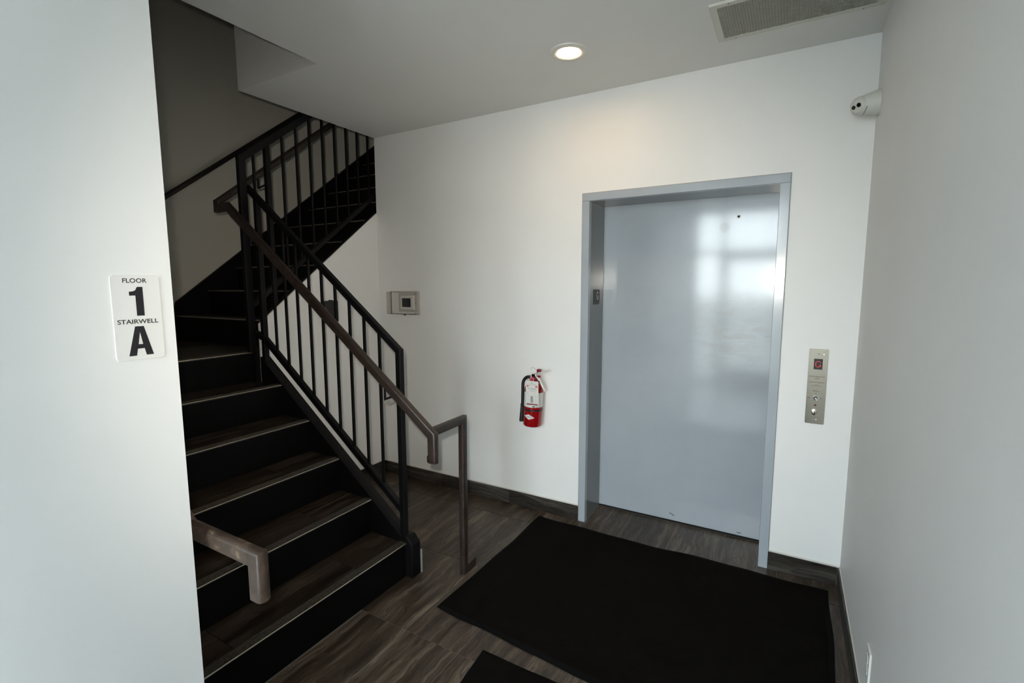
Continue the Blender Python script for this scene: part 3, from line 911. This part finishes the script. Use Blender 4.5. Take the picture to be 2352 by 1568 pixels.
# paper tag hanging on the neck, in front of the bottle
TX, TZ = -1.4745 + .012, .884
tu = Vector((1, 0, .0)); tu.normalize()
tgx = EX + .018; tgy = EY - .071
TU = Vector((.985, .0, .06)).normalized(); TV = Vector((-.06, -.01, .985)).normalized()
tc = Vector((tgx + .006, tgy, .885))
def tp(a, b_, d=0.0): return tc + TU * a + TV * b_ + Vector((0, -1, 0)) * d
tw, th_ = .096, .172
tg = MB().add([tp(-tw / 2, -th_ / 2), tp(tw / 2, -th_ / 2), tp(tw / 2, th_ / 2), tp(-tw / 2, th_ / 2)] + [tp(-tw / 2, -th_ / 2, .0006), tp(tw / 2, -th_ / 2, .0006), tp(tw / 2, th_ / 2, .0006), tp(-tw / 2, th_ / 2, .0006)],
              [(0, 1, 2, 3), (4, 5, 6, 7), (0, 1, 5, 4), (1, 2, 6, 5), (2, 3, 7, 6), (3, 0, 4, 7)]).build('inspection_tag', M['paper'], ex)
tg['label'] = 'white paper inspection tag'


def tag_rect(a0, a1, b0, b1, mat, nm='print'):
    MB().add([tp(a0, b0, .001), tp(a1, b0, .001), tp(a1, b1, .001), tp(a0, b1, .001)], [(0, 1, 2, 3)]).build(nm, mat, tg)


def tag_word(s_, a, b_, w, h_, mat, bold=.0):
    vs, fs = glyphs(s_, bold)
    MB().add([tp(a + (p[0] - .5) * w, b_ + (p[1] - .5) * h_, .0018) for p in vs], fs).build('print', mat, tg)


tag_rect(-.003, .003, .070, .0745, M['ink'])
tag_word('DO NOT REMOVE TAG', 0, .0635, .062, .0030, M['ink'], 0)
tag_rect(-.040, -.027, .044, .058, M['ink_pink']); tag_rect(-.027, -.012, .053, .0555, M['ink_pink'])
tag_rect(.025, .042, .043, .057, M['ink_pink']); tag_rect(.025, .042, .043, .0455, M['ink_red'])
tag_word('6 | Garthe', .000, .0335, .058, .0100, M['ink'], 0)
tag_rect(-.033, .035, .0245, .0253, M['ink_grey'])
tag_word('FIRE PROTECTION', .002, .0165, .045, .0030, M['ink'], 0)
for b_ in (.009, .003, -.003): tag_rect(-.041, -.027, b_, b_ + .0012, M['ink_grey'])
tag_rect(-.012, .006, -.062, -.018, M['ink_grey'])
for k in range(8): tag_rect(-.042, .042, -.010 - k * .0075, -.0094 - k * .0075, M['ink_grey'])
tag_rect(-.043, .041, -.078, -.069, M['ink_red'])
tag_word('MONTHLY RECORD', 0, -.0735, .046, .0035, M['ink_pink'], 0)
ex.rotation_euler = (0, math.radians(2.6), 0)

# ------------------------------------------------------------------ thermostat under its clear guard
th = thing('thermostat', 'square pale thermostat with a dark screen inside the clear guard on the elevator wall', 'thermostat', (-2.667, YB, 1.472))
MB().box(-2.765, -2.565, YB - .012, YB, 1.398, 1.545).build('mounting_plate', M['thermostat'], th, bevel=.003)
MB().box(-2.728, -2.588, YB - .034, YB - .012, 1.414, 1.530).build('body', M['white_plastic'], th, bevel=.005)
MB().box(-2.706, -2.618, YB - .0352, YB - .033, 1.437, 1.507).build('screen', M['lcd'], th)
tgd = thing('thermostat_guard', 'clear locking plastic guard box over the thermostat', 'guard', (-2.7, YB, 1.47))
gm = MB()
gx0, gx1, gz0, gz1, gy0 = -2.850, -2.555, 1.380, 1.558, YB - .062
T_ = .0025
gm.box(gx0, gx1, gy0, gy0 + T_, gz0, gz1)
gm.box(gx0, gx0 + T_, gy0 + T_, YB - .001, gz0, gz1); gm.box(gx1 - T_, gx1, gy0 + T_, YB - .001, gz0, gz1)
gm.box(gx0 + T_, gx1 - T_, gy0 + T_, YB - .001, gz0, gz0 + T_); gm.box(gx0 + T_, gx1 - T_, gy0 + T_, YB - .001, gz1 - T_, gz1)
gm.build('cover', M['poly'], tgd)
fl_ = MB(); fl_.box(gx0 - .006, gx1 + .008, YB - .008, YB - .0005, gz0 - .006, gz0); fl_.box(gx0 - .006, gx1 + .008, YB - .008, YB - .0005, gz1, gz1 + .006)
fl_.box(gx0 - .006, gx0, YB - .008, YB - .0005, gz0, gz1); fl_.box(gx1, gx1 + .008, YB - .008, YB - .0005, gz0, gz1)
fl_.build('base_flange', M['poly'], tgd)
for z in (1.392, 1.468, 1.546):
    MB().box(gx1 - .001, gx1 + .007, YB - .055, YB - .03, z - .005, z + .005).build('hinge', M['ink_grey'], tgd, bevel=.001)
MB().lathe([(.009, 0), (.009, .008), (.006, .010)], (-2.672, YB - .045, gz0 + .0005), (0, 0, -1), 16).build('lock', M['matte_black'], tgd)

# ------------------------------------------------------------------ black box on the alcove wall behind the balusters
bb = thing('wall_box', 'small black box on the white alcove wall behind the balusters', 'box', (XA, 2.475, 1.42))
MB().box(XA, XA + .034, 2.415, 2.528, 1.338, 1.496).build('housing', M['matte_black'], bb, bevel=.006)
MB().box(XA + .0335, XA + .038, 2.425, 2.518, 1.348, 1.486).build('cover', M['matte_black'], bb, bevel=.002)
MB().box(XA + .004, XA + .028, 2.462, 2.486, 1.4955, 1.5015).build('lug', M['matte_black'], bb, bevel=.001)

# ------------------------------------------------------------------ ceiling: downlight and return grille
dl = thing('downlight', 'round recessed ceiling downlight glowing warm white', 'ceiling light', (-1.052, 2.428, H))
LX, LY = -1.052, 2.428
MB().lathe([(.098, 0), (.097, .004), (.090, .007), (.066, .0065), (.059, .0015), (.059, .0005)], (LX, LY, H), (0, 0, -1), 48).build('trim_ring', M['white_plastic'], dl)
MB().lathe([(.0588, 0.0001), (.0588, .002)], (LX, LY, H), (0, 0, -1), 40).build('lens', M['lamp'], dl)

gr = thing('return_air_grille', 'cream ceiling return air grille with fine egg-crate lattice', 'vent', (-.045, 2.514, H))
gx0, gx1, gy0, gy1 = -.373, .283, 2.338, 2.692
fw = .031
fm = [(0, 0), (.006, -.008), (fw, -.008), (fw, -.002), (.006, 0)]
def frame_bar(p, q, inward):
    p = Vector(p); q = Vector(q); n_ = Vector(inward); t = (q - p).normalized()
    vs = []
    for base, sgn in ((p, 1), (q, -1)):
        for a, z in ((0, 0), (.004, -.009), (fw, -.009), (fw, 0)):
            vs.append(base + n_ * a + t * (a * sgn) + Vector((0, 0, z)))
    return MB().add(vs, [(0, 1, 2, 3), (7, 6, 5, 4), (0, 1, 5, 4), (1, 2, 6, 5), (2, 3, 7, 6), (3, 0, 4, 7)])
for p, q, n_ in (((gx0, gy0, H), (gx1, gy0, H), (0, 1, 0)), ((gx1, gy0, H), (gx1, gy1, H), (-1, 0, 0)), ((gx1, gy1, H), (gx0, gy1, H), (0, -1, 0)), ((gx0, gy1, H), (gx0, gy0, H), (1, 0, 0))):
    frame_bar(p, q, n_).build('frame_bar', M['grille_white'], gr)
MB().box(gx0 + fw, gx1 - fw, gy0 + fw, gy1 - fw, H - .0012, H - .0004).build('backing', M['lattice'], gr)
lt = MB()
ny = 27
for k in range(0, ny + 1):
    y = gy0 + fw + (gy1 - gy0 - 2 * fw) * k / ny
    lt.box(gx0 + fw, gx1 - fw, y - .0018, y + .0018, H - .0068, H - .0058)
nx = 52
for k in range(0, nx + 1):
    x = gx0 + fw + (gx1 - gx0 - 2 * fw) * k / nx
    lt.box(x - .0013, x + .0013, gy0 + fw, gy1 - fw, H - .0072, H - .0062)
o = lt.build('lattice', M['grid_shaded'], gr); o['kind'] = 'stuff'
for (x, y) in ((gx0 + .08, gy0 + .013), (gx0 + .08, gy1 - .013), (gx1 - .08, gy1 - .013), (gx1 - .08, gy0 + .013)):
    MB().lathe([(.004, 0), (.003, .0015)], (x, y, H - .009), (0, 0, -1), 12).build('screw', M['ink_grey'], gr)

# ------------------------------------------------------------------ turret camera high on the right wall
sc_ = thing('security_camera', 'cream turret security camera high on the right wall near the corner', 'security camera', (XR, 2.888, 2.445))
CB = Vector((XR, 2.888, 2.445))
MB().lathe([(.057, 0), (.0575, .004), (.0545, .018), (.0515, .024), (.0505, .027), (.046, .050), (.0418, .064), (.034, .068)], CB, (-1, 0, -.02), 48).build('base', M['cam_white'], sc_, angle=50)
bc = CB + Vector((-.072, -.004, -.004))
ball = [(.0415 * math.sin(math.radians(a)), -.0415 * math.cos(math.radians(a))) for a in range(2, 136, 7)]
ball += [(.0275, .0305), (.0262, .0318), (.001, .0318)]
fd = Vector((-.60, -.74, -.28)).normalized()
bl = MB().lathe(ball, bc, fd, 40).build('eyeball', M['cam_white'], sc_, angle=40)
fu = Vector((fd.y, -fd.x, 0)).normalized()          # horizontal across the face
if fu.x < 0: fu = -fu
fv = fu.cross(fd).normalized()
if fv.z < 0: fv = -fv
MB().lathe([(.0098, 0), (.0098, .001), (.008, .0014)], bc + fd * .0314 + fu * .0115 + fv * .004, fd, 24).build('lens', M['gloss_black'], sc_)
MB().lathe([(.0092, 0), (.0092, .0008)], bc + fd * .0314 - fu * .0125 - fv * .001, fd, 24).build('infrared_window', M['matte_black'], sc_)
arc = []
for k in range(13):
    t = k / 12
    ph = math.radians(-150 + 122 * t)               # from underneath round to the side that faces the lobby
    dx = .064 - .014 * t ** 2
    rr_ = .0428 + (.064 - dx) * .27
    arc.append(CB + Vector((-dx, -rr_ * math.cos(ph), rr_ * math.sin(ph))))
MB().tube(arc, .0011, 8, (1, 0, 0)).build('shadow_gap', M['gap_black'], sc_)

# ------------------------------------------------------------------ outlet low on the right wall
ot = thing('wall_outlet', 'white outlet cover plate low on the right wall', 'outlet', (XR, 1.967, .288))
MB().prism([(p[0] + 1.967, p[1] + .288) for p in rrect(.073, .116, .004)], 'x', XR - .0065, XR).build('cover_plate', M['white_plastic'], ot, bevel=.0015)
for z in (.268, .308):
    MB().prism([(p[0] + 1.967, p[1] + z) for p in rrect(.034, .028, .006)], 'x', XR - .0085, XR - .0060).build('socket', M['white_plastic'], ot, bevel=.001)

# ------------------------------------------------------------------ entrance mats
def floor_mat(name, label, corners, wav, rnd):
    rng = random.Random(rnd)
    nx, ny = 72, 48
    a, b_, c_, d = [Vector((p[0], p[1], 0)) for p in corners]     # near-left, near-right, far-right, far-left
    ph = [rng.uniform(0, 6.3) for _ in range(8)]
    t_ = thing(name, label, 'mat', tuple((a + b_ + c_ + d) / 4), 'entrance mats')

    def P(u, v, z):
        p = (a * (1 - u) + b_ * u) * (1 - v) + (d * (1 - u) + c_ * u) * v
        e = wav * (math.sin(9 * u + ph[0]) * .5 + math.sin(17 * u + ph[1]) * .35 + math.sin(31 * u + ph[2]) * .25)
        g = wav * .5 * (math.sin(7 * v + ph[3]) * .5 + math.sin(15 * v + ph[4]) * .4)
        ev = max(0, 1 - min(v, 1 - v) * 12); eu = max(0, 1 - min(u, 1 - u) * 12)
        rc = .0
        return Vector((p.x + g * eu, p.y + e * ev, z + .0012 * (math.sin(5 * u + ph[5]) * math.sin(4 * v + ph[6]) + 1) * ev))
    us = [0, .006, .014] + [.014 + .972 * k / nx for k in range(1, nx)] + [.986, .994, 1]
    vs_ = [0, .009, .021] + [.021 + .958 * k / ny for k in range(1, ny)] + [.979, .991, 1]
    n_, m_ = len(us), len(vs_)

    def hgt(i, j):
        e = min(i, n_ - 1 - i, j, m_ - 1 - j)
        return (.0022, .0040, .0078)[e] if e < 3 else .0082
    vv = [P(u, v, hgt(i, j)) for j, v in enumerate(vs_) for i, u in enumerate(us)]
    base = len(vv)
    vv += [P(u, v, .0003) for j, v in enumerate(vs_) for i, u in enumerate(us) if i in (0, n_ - 1) or j in (0, m_ - 1)]
    idx = {}
    k = base
    for j in range(m_):
        for i in range(n_):
            if i in (0, n_ - 1) or j in (0, m_ - 1):
                idx[(i, j)] = k; k += 1
    top_f, edge_f = [], []
    for j in range(m_ - 1):
        for i in range(n_ - 1):
            e = min(i, n_ - 2 - i, j, m_ - 2 - j)
            (edge_f if e < 2 else top_f).append((j * n_ + i, j * n_ + i + 1, (j + 1) * n_ + i + 1, (j + 1) * n_ + i))
    for i in range(n_ - 1):
        edge_f.append((i, i + 1, idx[(i + 1, 0)], idx[(i, 0)]))
        q = (m_ - 1) * n_
        edge_f.append((q + i, q + i + 1, idx[(i + 1, m_ - 1)], idx[(i, m_ - 1)]))
    for j in range(m_ - 1):
        edge_f.append((j * n_, (j + 1) * n_, idx[(0, j + 1)], idx[(0, j)]))
        edge_f.append((j * n_ + n_ - 1, (j + 1) * n_ + n_ - 1, idx[(n_ - 1, j + 1)], idx[(n_ - 1, j)]))

    def sub(nm, faces, mat):
        used = sorted({q for f in faces for q in f}); mp_ = {q: k_ for k_, q in enumerate(used)}
        MB().add([vv[q] for q in used], [tuple(mp_[q] for q in f) for f in faces], True).build(nm, mat, t_, angle=60)
    sub('pile', top_f, M['mat']); sub('border', edge_f, M['mat_edge'])
    return t_


floor_mat('floor_mat', 'large black entrance mat lying in front of the elevator', [(-1.452, 1.772), (.235, 1.672), (.262, 2.896), (-1.440, 2.892)], .013, 3)
floor_mat('floor_mat', 'second black entrance mat, only a corner showing at the bottom edge', [(-1.030, .72), (.16, .70), (.165, 1.640), (-1.094, 1.650)], .004, 11)
